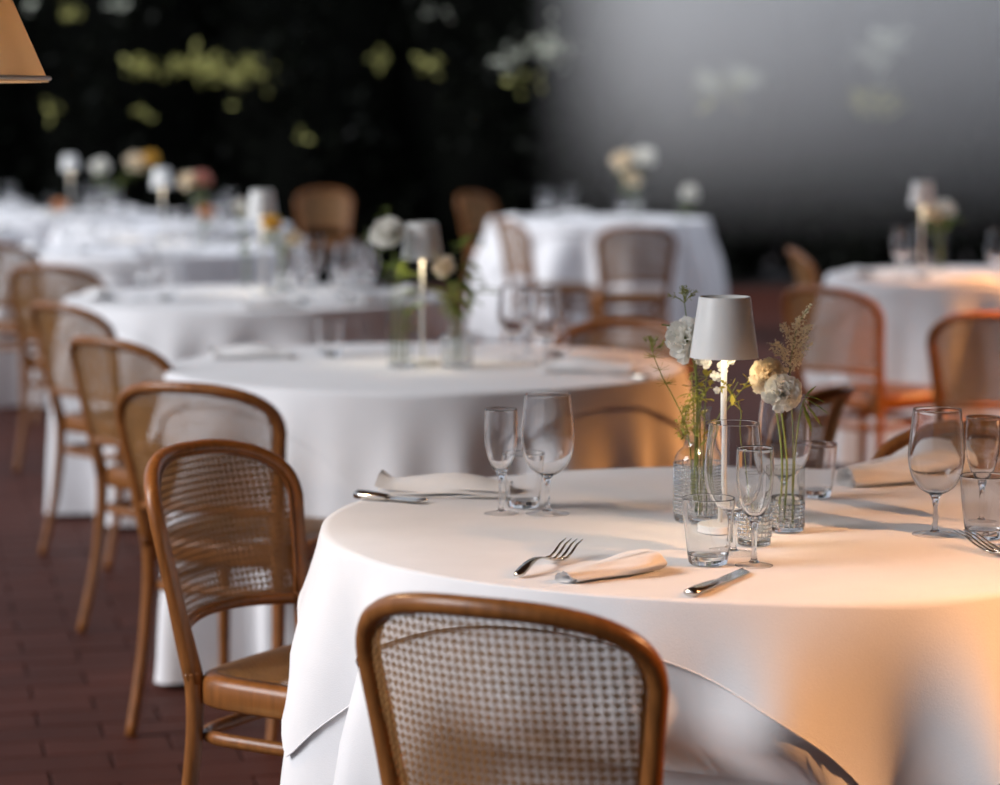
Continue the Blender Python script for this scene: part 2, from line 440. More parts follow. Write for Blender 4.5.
def make_table(ti):
    cx, cy = TABLES[ti]; nm = TNAME[ti]
    near = [x for x in CX if (x[0] - Vector((cx, cy))).length < 1.2]
    wv = wave_fn(20 + ti)
    t = empty('round_table', (cx, cy, 0)); tag(t, 'round dining table under the white cloths of ' + nm, 'table', 'round dining tables')
    m = MB(); m.lathe([(0, .722), (TR - .005, .722), (TR, .727), (TR, .745), (TR - .005, .75), (0, .75)], 64); m.build('table_top', M['tabletop'], t, smooth=False)
    m = MB(); m.lathe([(.04, .03), (.04, .722)], 16); m.build('pedestal', M['iron'], t)
    m = MB(); m.lathe(cat2([(0, 0), (.24, 0), (.24, .012), (.10, .03), (.04, .045), (0, .05)], 2), 24); m.build('base', M['iron'], t)
    def drop_r(a, d, extra=0):
        fold = wv(a)
        # folds fall from the rim: nothing at the top edge, deep lower down; valley shape sharper than ridge
        fold = fold if fold > 0 else fold * .8
        return TR + .004 + extra + .24 * d * (1 - .55 * min(1, d / .7)) + .115 * fold * sstep(-.02, .30, d) * (0.55 + .6 * d)
    # floor-length round under cloth
    n = 220; prof_s = [0, .25, .5, .62, .665, TR - .006]
    vs, fs = [], []
    ds = [.004, .012, .03, .06, .1, .15, .2, .26, .32, .38, .44, .5, .56, .62, .68, .715, .733]
    for s in prof_s:
        for j in range(n):
            a = 2 * math.pi * j / n; vs.append((s * math.cos(a), s * math.sin(a), .7512))
    for d in ds:
        for j in range(n):
            a = 2 * math.pi * j / n; r = drop_r(a, d, -.002)
            p = push_from_chairs((cx + r * math.cos(a), cy + r * math.sin(a), .7512 - d), near, (cx, cy), .012)
            vs.append((p[0] - cx, p[1] - cy, p[2]))
    k = len(prof_s) + len(ds)
    for i in range(k - 1):
        for j in range(n):
            j2 = (j + 1) % n; fs.append((i * n + j, i * n + j2, (i + 1) * n + j2, (i + 1) * n + j))
    m = MB(); m.add(vs, fs)
    u = m.build('tablecloth', M['linen'], loc=(cx, cy, 0)); tag(u, 'floor-length round white cloth under the overlay of ' + nm, 'tablecloth', 'round white under cloths')
    # square overlay
    a_half = .742; n = 288; vs, fs = [], []
    phi0 = R_((240, 222, 226, 265, 215, 250, 220, 240, 255, 230)[ti])
    ns1, ns2 = 6, 20
    for i in range(ns1 + ns2):
        for j in range(n):
            a = 2 * math.pi * j / n
            q = (a - phi0 + math.pi / 4) % (math.pi / 2) - math.pi / 4
            Lh = a_half / math.cos(q)
            if Lh > 1.02: Lh = 1.02 + (Lh - 1.02) * .5
            if i < ns1:
                s = (TR - .004) * (i / (ns1 - 1)); vs.append((s * math.cos(a), s * math.sin(a), .7535))
            else:
                d = (Lh - TR) * ((i - ns1 + 1) / ns2) ** 1.25
                r = drop_r(a, d, .0055)
                z = .7535 - d + .004 * (1 - math.exp(-d / .01))
                p = push_from_chairs((cx + r * math.cos(a), cy + r * math.sin(a), z), near, (cx, cy))
                vs.append((p[0] - cx, p[1] - cy, p[2]))
    for i in range(ns1 + ns2 - 1):
        for j in range(n):
            j2 = (j + 1) % n; fs.append((i * n + j, i * n + j2, (i + 1) * n + j2, (i + 1) * n + j))
    m = MB(); m.add(vs, fs)
    # rolled hem
    last = [vs[(ns1 + ns2 - 1) * n + j] for j in range(n)]
    o = m.build('overlay_cloth', M['linen'], loc=(cx, cy, 0)); tag(o, 'square white overlay cloth spread on ' + nm, 'tablecloth', 'square white overlay cloths')
    h = MB(); h.tube(last, .0013, 5, closed=True); h.build('hem', M['linen'], o)
    return o
for ti in range(len(TABLES)): make_table(ti)

# ------------------------------------------------------------------ bentwood cane chair
def back_pt(x, h, off=0.0):
    y = -.19 - .25 * (h - .46) - .05 + 1.65 * x * x
    nrm = Vector((3.3 * x, -1, -.25)).normalized()
    return Vector((x, y, h)) + nrm * off
def clip_strip(mb, p0, p1, inside, to3d, width, step, off):
    """ribbon along the line p0-p1 in the panel plane, kept where inside() holds"""
    p0 = Vector(p0); p1 = Vector(p1); ln = (p1 - p0).length; n = int(ln / .003)
    d = (p1 - p0) / ln; nx = Vector((-d.y, d.x)) * width / 2
    run = []
    runs = []
    for i in range(n + 1):
        q = p0 + d * (ln * i / n)
        if inside(q.x, q.y): run.append(q)
        elif run: runs.append(run); run = []
    if run: runs.append(run)
    for r in runs:
        if len(r) < 3: continue
        k = max(2, int((r[-1] - r[0]).length / step) + 1)
        vs = []; fs = []
        for i in range(k):
            q = r[0] + (r[-1] - r[0]) * (i / (k - 1))
            vs.append(to3d(q.x + nx.x, q.y + nx.y, off)); vs.append(to3d(q.x - nx.x, q.y - nx.y, off))
            if i: fs.append((2 * i - 2, 2 * i - 1, 2 * i + 1, 2 * i))
        mb.add(vs, fs)
def weave(mb, x0, x1, y0, y1, inside, to3d, p, step):
    W = .0021
    i = math.floor(x0 / p)
    while i * p <= x1:
        for s in (-.0015, .0015): clip_strip(mb, (i * p + s, y0), (i * p + s, y1), inside, to3d, W, step, .0004)
        i += 1
    j = math.floor(y0 / p)
    while j * p <= y1:
        for s in (-.0015, .0015): clip_strip(mb, (x0, j * p + s), (x1, j * p + s), inside, to3d, W, step, -.0004)
        j += 1
    H = y1 - y0
    k = math.floor((x0 - H) / p) - 1
    while k * p <= x1 + H:
        yb = math.floor(y0 / p) * p
        clip_strip(mb, (k * p, yb), (k * p + H + p, yb + H + p), inside, to3d, .0015, step, .0011)
        clip_strip(mb, (k * p, yb), (k * p - H - p, yb + H + p), inside, to3d, .0015, step, -.0011)
        k += 1
def outline_x(h):
    """half width of the back hoop (centre line) at height h"""
    if h <= .722: return .170 + (h - .46) / .262 * .036
    t = min(1, (h - .722) / .102)
    return .206 - .206 * (1 - (1 - t ** 2.6) ** (1 / 2.6))
def make_chair():
    root = empty('cane_chair')
    # back hoop
    pts2 = []
    for i in range(9): h = .44 + .282 * i / 8; pts2.append((-outline_x(h), h))
    for i in range(1, 15):
        a = math.pi / 2 * i / 14
        c, s = max(math.cos(a), 0) ** (2 / 2.6), math.sin(a) ** (2 / 2.6)
        pts2.append((-.206 * c, .722 + .102 * s))
    full = pts2 + [(-x, h) for x, h in reversed(pts2[:-1])]
    P = [back_pt(x, h) for x, h in full]
    rad = [.0185 - .0045 * sstep(.46, .66, h) for x, h in full]
    m = MB(); m.tube(P, rad, 10, up=(0, 1, 0)); m.build('back_frame', M['wood'], root)
    # lower rail of the back
    rp = [back_pt(x, .532 + .010 * (1 - (x / .18) ** 2)) for x in [(-.176 + .352 * i / 16) for i in range(17)]]
    m = MB(); m.tube(rp, .0105, 8, up=(0, 1, 0)); m.build('back_rail', M['wood'], root)
    # woven back
    def ins(x, h): return h > .538 and h < .824 and abs(x) < outline_x(h) - .006 and (h < .722 or (abs(x) / .201) ** 2.6 + ((h - .722) / .096) ** 2.6 < 1)
    m = MB(); weave(m, -.21, .21, .53, .85, ins, lambda x, h, o: back_pt(x, h, o), .0123, .028)
    tag(m.build('cane_back', M['cane'], root, smooth=False), kind='stuff')
    # thin frame bead holding the cane
    bead = [back_pt(x * .935, .722 + (h - .722) * .9 if h > .722 else h, -.010) for x, h in full if h > .53]
    m = MB(); m.tube(bead, .0038, 5); m.build('cane_bead', M['wood'], root)
    # rear legs
    for s in (-1, 1):
        b = back_pt(s * .170, .46); b0 = back_pt(s * .1685, .44)
        path = catmull([b, (b0.x, b0.y, .42), (s * .171, b0.y - .002, .33), (s * .177, b0.y - .022, .18), (s * .184, b0.y - .068, 0)], 5)
        r = [.0185 - .0055 * (i / (len(path) - 1)) for i in range(len(path))]
        m = MB(); m.tube(path, r, 10, up=(0, 1, 0)); m.build('leg', M['wood'], root)
    # seat ring
    def seat_out(a, k=0.0):
        c, s = math.cos(a), math.sin(a)
        e = 2 / 5.0
        x = math.copysign(abs(c) ** e, c) * (.200 - k); y = math.copysign(abs(s) ** e, s) * (.205 - k) + .005
        x *= 1 + .05 * (y / .205)
        return x, y
    n = 56; vs, fs = [], []
    prof = [(.004, .405), (0, .41), (0, .445), (.004, .455), (.012, .459), (.034, .459), (.040, .452), (.040, .405)]
    for j in range(n):
        a = 2 * math.pi * j / n
        for (k, z) in prof:
            x, y = seat_out(a, k); vs.append((x, y, z))
    q = len(prof)
    for j in range(n):
        j2 = (j + 1) % n
        for i in range(q): fs.append((j * q + i, j2 * q + i, j2 * q + (i + 1) % q, j * q + (i + 1) % q))
    m = MB(); m.add(vs, fs); m.build('seat_frame', M['wood'], root)
    def ins_s(x, y):
        xx = x / (1 + .05 * (y / .205))
        return (abs(xx) / .178) ** 5 + (abs(y - .005) / .184) ** 5 < 1
    def seat3(x, y, o): return Vector((x, y, .462 + o + .008 * (1 - min(1, (x * x + y * y) / .035))))
    m = MB(); weave(m, -.21, .21, -.2, .21, ins_s, seat3, .0123, .06)
    tag(m.build('cane_seat', M['cane'], root, smooth=False), kind='stuff')
    # front legs
    for s in (-1, 1):
        path = catmull([(s * .165, .150, .43), (s * .168, .153, .30), (s * .176, .162, .14), (s * .186, .178, 0)], 5)
        r = [.0185 - .0065 * (i / (len(path) - 1)) for i in range(len(path))]
        m = MB(); m.tube(path, r, 10, up=(0, 1, 0)); m.build('leg', M['wood'], root)
    # bent ring stretcher inside the legs
    n = 40; ring = []
    for j in range(n):
        a = 2 * math.pi * j / n; c, s = math.cos(a), math.sin(a); e = 2 / 5.0
        ring.append((math.copysign(abs(c) ** e, c) * .166, math.copysign(abs(s) ** e, s) * .178 - .026, .345))
    m = MB(); m.tube(ring, .0105, 8, closed=True, flat=1.2); m.build('ring_stretcher', M['wood'], root)
    return root
proto = make_chair()
for i, (_, th, label) in enumerate(CHAIRS):
    o = proto if i == 0 else copy_tree(proto)
    o.location = (CX[i][0].x, CX[i][0].y, 0); o.rotation_euler = (0, 0, -CX[i][1])
    tag(o, label, 'chair', 'bentwood cane chairs')

# ------------------------------------------------------------------ lamps
def cone_floor_lamp(x, y, label, watts, lc=(1.0, .42, .13)):
    root = empty('floor_lamp', (x, y, 0)); tag(root, label, 'lamp', 'cone shaded floor lamps')
    m = MB(); m.lathe(cat2([(0, 0), (.14, 0), (.145, .012), (.12, .022), (.03, .03), (0, .032)], 3), 32); m.build('base', M['brass'], root)
    m = MB(); m.tube([(0, 0, .025), (0, 0, 1.40), (.06, 0, 1.46), (.06, 0, 1.60), (0, 0, 1.68)], [.011, .011, .006, .006, .008], 12); m.build('pole', M['brass'], root)
    zb, zt, rb, rt = 1.480, 1.86, .255, .095
    m = MB(); m.lathe([(rb, zb), (rt, zt), (rt - .002, zt), (rb - .002, zb), (rb, zb)], 64); sh = m.build('lamp_shade', M['fabric_shade'], root)
    m = MB(); ring = [((rb + .001) * math.cos(a), (rb + .001) * math.sin(a), zb + .006) for a in [2 * math.pi * j / 64 for j in range(64)]]
    m.tube(ring, .004, 6, closed=True); m.build('shade_trim', M['lamp_white'], sh)
    m = MB()
    for k in range(3):
        a = 2.1 * k; m.tube([(0, 0, 1.68), (rt * math.cos(a), rt * math.sin(a), zt - .01)], .002, 5)
    m.build('shade_carrier', M['brass'], root)
    m = MB(); m.lathe(cat2([(0, 1.535), (.02, 1.545), (.03, 1.57), (.024, 1.60), (.014, 1.63), (.012, 1.65), (0, 1.652)], 3), 16); m.build('bulb', M['bulb'], root)
    ld = bpy.data.lights.new('bulb_light', 'POINT'); ld.energy = watts; ld.color = lc; ld.shadow_soft_size = .04
    lo = bpy.data.objects.new('bulb_light', ld); col.objects.link(lo); lo.location = (0, 0, 1.592); lo.parent = root
    return root
cone_floor_lamp(-.985, 4.2, 'large cone lampshade cut by the upper left corner of photo', 48, (1, .68, .40))
cone_floor_lamp(1.52, 3.25, 'added unseen floor lamp imitating orange flare on the right side of nearest table', 290, (1.0, .48, .20))  # invented lamp, its glow replaces the orange lens flare
cone_floor_lamp(1.95, 7.35, 'added unseen floor lamp imitating orange flare on the chairs behind the nearest table', 480)  # invented as well, turns the chairs behind orange
cone_floor_lamp(3.05, 9.7, 'added unseen floor lamp imitating orange flare beside the table behind right', 650)  # third made-up lamp, spreads the flare colour farther back

def make_table_lamp():
    root = empty('table_lamp')
    m = MB(); m.lathe(cat2([(0, 0), (.042, 0), (.044, .003), (.044, .010), (.041, .013), (.006, .015), (0, .015)], 2), 40); m.build('base', M['lamp_white'], root)
    m = MB(); m.tube([(0, 0, .014), (0, 0, .345)], .0050, 14); m.build('pole', M['lamp_white'], root)
    zb, zt, rb, rt = .284, .382, .0555, .041
    m = MB(); m.lathe([(rb, zb), (rt + .001, zt - .002), (rt, zt), (rt - .0022, zt), (rt - .0022, zt - .010), (0.0, zt - .012)], 48); sh = m.build('lamp_shade', M['lamp_white'], root)
    m = MB(); m.lathe([(rb - .0016, zb), (rt - .003, zt - .014), (0, zt - .015)], 48); m.build('shade_lining', M['lamp_white'], sh)
    m = MB(); m.lathe([(0, .350), (.026, .350), (.028, .354), (.026, .358), (0, .358)], 24); m.build('light_disc', M['led'], root)
    return root
tl0 = make_table_lamp()
def place_lamp(i, p, label, first=[True]):
    o = tl0 if first[0] else copy_tree(tl0)
    first[0] = False
    o.location = (p[0], p[1], .7545); tag(o, label, 'lamp', 'white cordless table lamps')
    ld = bpy.data.lights.new('lamp_light', 'SPOT'); ld.energy = 1.0; ld.color = (1, .80, .52); ld.shadow_soft_size = .02
    ld.spot_size = R_(150); ld.spot_blend = .4
    lo = bpy.data.objects.new('lamp_light', ld); col.objects.link(lo); lo.parent = o; lo.location = (0, 0, .345)
LP = [(px(722.5, 531), 'white cordless table lamp among flowers on the nearest table'),
      (px(422.5, 365), 'white cordless table lamp on the second table'),
      (px(263, 292), 'white cordless table lamp on the third table'),
      (px(163, 243), 'white cordless table lamp on the fourth table in left row'),
      (px(71, 213), 'white cordless table lamp on the fifth table by the hedge'),
      (px(921, 273), 'white cordless table lamp on the table behind right')]
for i, (p, l) in enumerate(LP): place_lamp(i, p, l)

# ------------------------------------------------------------------ glassware
def ringpts(r_, z, n=40): return [(r_ * math.cos(2 * math.pi * q / n), r_ * math.sin(2 * math.pi * q / n), z) for q in range(n)]
def shell(prof, n=44, rim=None):
    m = MB(); m.lathe(cat2(prof, 4), n)
    if rim: m.tube(ringpts(rim[0], rim[1], n), .0007, 6, closed=True)
    return m
def walls(outer, inner, n=48):
    m = MB(); m.lathe(cat2(outer + inner, 4), n); return m
def solid(prof, n=20): m = MB(); m.lathe(cat2(prof, 3), n); return m
GP = {
 'wine': ('wine_glass', 'wine glass', [
    ('bowl', 'glass', walls([(0, .066), (.008, .0665), (.016, .069), (.030, .079), (.0405, .098), (.0450, .122), (.0450, .140), (.0430, .165), (.0402, .188), (.0388, .2030)],
        [(.0384, .2037), (.0379, .2030), (.0391, .188), (.0418, .165), (.0437, .140), (.0437, .122), (.0391, .099), (.0285, .0805), (.015, .0712), (.005, .0692), (0, .069)])),
    ('stem', 'glass', solid([(0, .004), (.0085, .0055), (.0055, .010), (.0042, .020), (.0040, .040), (.0048, .055), (.0085, .0635), (.0100, .0655), (0, .066)])),
    ('foot', 'thin', shell([(.0060, .0068), (.012, .0055), (.022, .0034), (.032, .0020), (.0365, .0012)], 44, (.0365, .0012)))]),
 'flute': ('champagne_flute', 'flute', [
    ('bowl', 'glass', walls([(0, .0705), (.006, .071), (.012, .0755), (.0190, .088), (.0255, .111), (.0280, .135), (.0281, .155), (.0274, .1775)],
        [(.0270, .1782), (.0265, .1775), (.0271, .155), (.0270, .135), (.0245, .1115), (.0180, .0895), (.0105, .0785), (.004, .0752), (0, .075)], 44)),
    ('stem', 'glass', solid([(0, .004), (.0080, .0055), (.0052, .010), (.0042, .020), (.0042, .048), (.0050, .060), (.0085, .069), (.0090, .0705), (0, .0708)])),
    ('foot', 'thin', shell([(.0060, .0065), (.010, .0056), (.018, .0034), (.025, .0020), (.0280, .0012)], 40, (.0280, .0012)))]),
 'tumbler': ('water_tumbler', 'tumbler', [
    ('wall', 'glass', walls([(0, .0010), (.025, .0010), (.0285, .0025), (.0305, .0100), (.0355, .048), (.0385, .077), (.0397, .0995)],
        [(.0392, .1003), (.0385, .0995), (.0372, .077), (.0342, .048), (.0302, .0200), (.0260, .0145), (.012, .0136), (0, .0135)], 44))])}
GL = {}
for k, (nm, ct, parts) in GP.items():
    GL[k] = (nm, ct, [])
    for (pn, mk, mb) in parts:
        me = mb.mesh(pn); me.materials.append(M[mk]); GL[k][2].append((pn, me))
def glass(kind, p, label, group, s=1.0):
    nm, ct, parts = GL[kind]
    o = empty(nm, (p[0], p[1], .7545)); o.scale = (s, s, s)
    for (pn, me) in parts:
        c = bpy.data.objects.new(pn, me); col.objects.link(c); c.parent = o
    tag(o, label, ct, group)
NG = 'glasses on the nearest table'
glass('flute', px(501, 514), 'clear champagne flute at left, beside the tumbler and wine glass', NG)
glass('wine', px(547.5, 514), 'clear stemmed wine glass standing left of the centrepiece', NG)
glass('tumbler', px(523, 507), 'clear tumbler behind the left flute and wine glass', NG, .92)
glass('wine', px(733, 554), 'clear wine glass in front of the white table lamp', NG)
glass('flute', px(754, 566), 'clear champagne flute in front of the nearest lamp', NG)
glass('tumbler', px(708, 564), 'clear tumbler at the front of the centrepiece', NG)
glass('wine', px(783, 516), 'clear wine glass directly behind the white carnation vase', NG)
glass('tumbler', px(815, 497), 'clear tumbler right of and behind the carnation vase', NG, .95)
glass('wine', px(935, 535), 'clear stemmed wine glass standing alone at right', NG)
glass('flute', px(981, 524), 'clear champagne flute near the right edge, behind tumbler', NG)
glass('tumbler', px(984, 538), 'clear tumbler at the right edge of photo', NG)

# ------------------------------------------------------------------ napkins
def rolled_napkin(p0, p1, r0, r1, h, label, seed, spiral=True):
    """a linen square rolled and pressed flat, one end gathered, the other open"""
    rg = random.Random(seed)
    p0 = Vector(p0[:2]); p1 = Vector(p1[:2]); d = (p1 - p0); ln = d.length; d.normalize(); nx = Vector((-d.y, d.x))
    mid = (p0 + p1) / 2
    root = empty('napkin', (mid.x, mid.y, .7545)); tag(root, label, 'napkin', 'white linen napkins')
    ph = [rg.uniform(0, 6.28) for _ in range(6)]
    n, k = 26, 36; vs, fs = [], []
    for layer in range(1):
        for i in range(n):
            t = i / (n - 1); s = -ln / 2 + ln * t
            rr = r0 + (r1 - r0) * sstep(0, 1, t) + .003 * math.sin(9 * t + ph[0])
            hh = h * (.55 + .45 * sstep(0, .8, t)) * (1 + .08 * math.sin(7 * t + ph[1]))
            for j in range(k):
                a = 2 * math.pi * j / k
                cr = 1 + (.10 * math.sin(3 * a + ph[2] + 4 * t) + .06 * math.sin(6 * a + ph[3] - 7 * t)) * (1.3 - .6 * t)
                u = math.cos(a) * rr * cr; z = hh * .5 * (1 + math.sin(a) * (cr if math.sin(a) > 0 else 1))
                q = d * (s + .006 * math.sin(2 * a + ph[4]) * (1 if t in (0, 1) else .0)) + nx * (u + .004 * math.sin(5 * t + ph[5]))
                vs.append((q.x, q.y, max(z, .0006)))
    for i in range(n - 1):
        for j in range(k): fs.append((i * k + j, i * k + (j + 1) % k, (i + 1) * k + (j + 1) % k, (i + 1) * k + j))
    m = MB(); m.add(vs, fs)
    # inner turns of the roll seen at both ends
    for t, sgn in ((0, -1), (1, 1)):
        rr, hh = (r0, h * .55) if t == 0 else (r1, h)
        pts = []
        for q in range(30):
            a = q / 29 * 6.28 * 1.7; f = .95 - .6 * q / 29
            u = math.cos(a) * rr * f; z = hh * .5 * (1 + math.sin(a) * f)
            pts.append((u, z))
        vv, ff = [], []
        for q, (u, z) in enumerate(pts):
            for dd in (ln / 2 - .001, ln / 2 - .035):
                w = d * (sgn * dd) + nx * u; vv.append((w.x, w.y, z))
            if q: ff.append((2 * q - 2, 2 * q - 1, 2 * q + 1, 2 * q))
        m.add(vv, ff)
    m.build('linen_roll', M['napkin'], root)
    # loose outer flap
    vv, ff = [], []
    for i in range(12):
        t = i / 11; s = -ln / 2 + .02 + (ln - .035) * t
        rr = r0 + (r1 - r0) * t
        for q in range(6):
            a = R_(100 - 70 * q / 5); f = 1.05 + .02 * math.sin(5 * t + q)
            u = math.cos(a) * rr * f * 1.04; z = h * (.55 + .45 * t) * .5 * (1 + math.sin(a) * f) + .001
            w = d * s + nx * u; vv.append((w.x, w.y, z))
            if i and q: ff.append(((i - 1) * 6 + q - 1, (i - 1) * 6 + q, i * 6 + q, i * 6 + q - 1))
    m2 = MB(); m2.add(vv, ff); m2.build('outer_flap', M['napkin'], root)
    return root
nr = rolled_napkin(px(566, 583), px(653, 570), .018, .034, .030, 'rolled white napkin beside the fork at front of nearest table', 4)
rolled_napkin(px(846, 487), px(955, 478), .028, .060, .066, 'rolled white napkin behind the right wine glass', 9)
def folded_napkin(c, w, dpt, rz, label, seed, curl=.02):
    rg = random.Random(seed)
    root = empty('napkin', (c[0], c[1], .7545), rz); tag(root, label, 'napkin', 'white linen napkins')
    for layer in range(3):
        n, k = 22, 12; vs, fs = [], []
        ph = rg.uniform(0, 6)
        for i in range(n):
            t = i / (n - 1)
            for j in range(k):
                s = j / (k - 1)
                x = -w / 2 + w * t - .004 * layer; y = -dpt / 2 * (1 - .12 * layer) + dpt * s * (1 - .1 * layer)
                z = .0012 + .005 * layer + .024 * math.sin(math.pi * s) * (.3 + .7 * math.sin(math.pi * min(1, t * 1.1) * .9)) * (layer + 1) / 3 + .002 * math.sin(8 * t + ph)
                z += curl * (layer == 2) * sstep(.12, 0, t) * s if t < .12 else 0
                if layer == 2 and t < .14: z += curl * (1 - t / .14) ** 1.5 * (.4 + .6 * s)
                vs.append((x, y, max(z, .0008)))
        for i in range(n - 1):
            for j in range(k - 1): fs.append((i * k + j, (i + 1) * k + j, (i + 1) * k + j + 1, i * k + j + 1))
        m = MB(); m.add(vs, fs)
        o = m.build('fold_layer', M['napkin'], root)
    return root
folded_napkin(px(448, 493), .235, .13, R_(-6), 'folded white napkin with curled corner beside the left knife', 3, .010)

# ------------------------------------------------------------------ cutlery
def knife(p0, p1, label, s=1.0, z=.7545):
    """handle end at p0, tip towards p1"""
    p0 = Vector(p0[:2]); p1 = Vector(p1[:2]); d = p1 - p0; ln = d.length
    root = empty('table_knife', (p0.x, p0.y, z), math.atan2(d.y, d.x)); tag(root, label, 'knife', 'table knives'); root.scale = (1, s, s)
    m = MB()
    hl = ln * .47
    path = [(0, 0, .0045), (.004, 0, .0048), (hl * .3, 0, .0048), (hl * .7, 0, .0045), (hl * .95, 0, .0042), (hl, 0, .004)]
    m.tube(path, [.0055, .0105, .0112, .0098, .0078, .0065], 12, flat=.5, up=(0, 0, 1)); m.build('handle', M['steel'], root)
    vs = []; n = 14
    for i in range(n):
        t = i / (n - 1); x = hl + (ln - hl) * t
        w0 = -.0055 - .003 * sstep(0, .2, t); w1 = .0055 + .0035 * sstep(0, .2, t)
        if t > .8: w0 = w0 + (w1 - w0 - .001) * ((t - .8) / .2) ** 1.6
        vs += [(x, w0, .0030), (x, w1, .0034), (x, w1, .0050), (x, w0, .0036)]
    fs = []
    for i in range(n - 1):
        for j in range(4): fs.append((i * 4 + j, (i + 1) * 4 + j, (i + 1) * 4 + (j + 1) % 4, i * 4 + (j + 1) % 4))
    fs += [(0, 1, 2, 3), tuple((n - 1) * 4 + q for q in (3, 2, 1, 0))]
    m = MB(); m.add(vs, fs); m.build('blade', M['steel'], root, smooth=False)
    return root
def fork(p0, rz, label, ln=.20):
    """handle end at p0, tines along the heading rz; arched with raised tines"""
    root = empty('fork', (p0[0], p0[1], .7545), rz); tag(root, label, 'fork', 'table forks')
    prof = lambda t: .0025 + .014 * math.sin(math.pi * min(1, t / .66)) ** 1.2 * (t < .66) + (0 if t < .66 else .022 * sstep(.66, 1, t))
    hn = 18; vs = []; fs = []
    for i in range(hn):
        t = .55 * i / (hn - 1); x = ln * t
        w = .0085 - .0045 * sstep(.05, .42, t)
        if i == 0: w = .005
        th = .0016 + .0012 * sstep(.4, .1, t) if t < .4 else .0016
        z = prof(t)
        vs += [(x, -w, z), (x, w, z), (x, w * .8, z + th * 1.6), (x, -w * .8, z + th * 1.6)]
    for i in range(hn - 1):
        for j in range(4): fs.append((i * 4 + j, (i + 1) * 4 + j, (i + 1) * 4 + (j + 1) % 4, i * 4 + (j + 1) % 4))
    fs += [(0, 1, 2, 3), tuple((hn - 1) * 4 + q for q in (3, 2, 1, 0))]
    m = MB(); m.add(vs, fs); m.build('handle', M['steel'], root)
    vs = []; fs = []; n = 7
    for i in range(n):
        t = .54 + .12 * i / (n - 1); x = ln * t; w = .0045 + .0115 * sstep(.54, .63, t)
        z = prof(t)
        for u in (-1, -.4, .4, 1): vs.append((x, w * u, z + .0006 + .003 * abs(u)))
    for i in range(n - 1):
        for j in range(3): fs.append((i * 4 + j, (i + 1) * 4 + j, (i + 1) * 4 + j + 1, i * 4 + j + 1))
    m = MB(); m.add(vs, fs); nb = m.build('neck', M['steel'], root)
    sm = nb.modifiers.new('thickness', 'SOLIDIFY'); sm.thickness = .0016
    for q in range(4):
        y = -.0138 + .0092 * q
        pts = [(ln * t, y, prof(t) + .003 * abs(y / .0138) * (1 - sstep(.65, .78, t)) + .001) for t in (.645, .72, .80, .90, 1.0)]
        m = MB(); m.tube(pts, [.0030, .0027, .0024, .0020, .0010], 6, flat=.7, up=(0, 0, 1)); m.build('tine', M['steel'], root)
    return root
p0 = px(517, 578)
q1 = px(582, 552)
fork(p0, math.atan2(q1.y - p0.y, q1.x - p0.x), 'fork with raised tines left of the rolled napkin', .215)
knife(px(690, 597), px(749, 572), 'table knife in front of the tumbler and flute', 1.15)
knife(px(356, 498), px(424, 504), 'small knife at the left rim of nearest table', 1.5)
pf = px(1075, 575); qf = px(961, 546)
fork(pf, math.atan2(qf.y - pf.y, qf.x - pf.x), 'fork reaching in from the right edge of photo', (qf - pf).length)
knife(px(1075, 562), px(988, 545), 'table knife reaching in from right edge behind the fork')

# ------------------------------------------------------------------ vases
def bottle_vase(p, label, cat_, h=.19, rb=.0385, rn=.0205, hb=.118, emb=True, group='glass flower vases'):
    root = empty('bottle_vase', (p[0], p[1], .7545)); tag(root, label, cat_, group)
    body = [(0, .001), (rb * .85, .001), (rb * .98, .004), (rb, .012)] + [(rb, .012 + (hb * .86 - .012) * i / 28) for i in range(1, 29)] + \
           [(rb * .96, hb * .92), (rb * .82, hb), (rb * .62, hb * 1.05), (rn, hb * 1.14), (rn * .96, hb * 1.3), (rn, h - .006), (rn * 1.12, h - .002), (rn * 1.1, h)]
    def md(a, z, r):
        if emb and .014 < z < hb * .85 and r > rb * .97: return .0014 * math.sin(26 * a) * math.sin(z / .0062 * math.pi)
        return 0
    m = MB(); m.lathe(body[2:], 104, rmod=md); m.tube(ringpts(rn * 1.1, h), .0009, 6, closed=True); m.build('glass_body', M['thin_emb'], root)
    if emb: emboss_grid(root, rb, .016, hb * .84)
    m = solid([(0, .001), (rb * .85, .001), (rb * .97, .004), (rb * .96, .010), (rb * .7, .012), (0, .011)], 40); m.build('glass_base', M['glass'], root)
    return root
def emboss_grid(root, rad, z0, z1, step=.0062, nv=26):
    m = MB(); z = z0
    while z <= z1: m.tube(ringpts(rad + .0006, z, 36), .0010, 5, closed=True); z += step
    for q in range(nv):
        a = 2 * math.pi * q / nv; c, s_ = math.cos(a) * (rad + .0006), math.sin(a) * (rad + .0006)
        m.tube([(c, s_, z0), (c, s_, z1)], .0010, 5)
    tag(m.build('embossed_grid', M['glass'], root), kind='stuff')
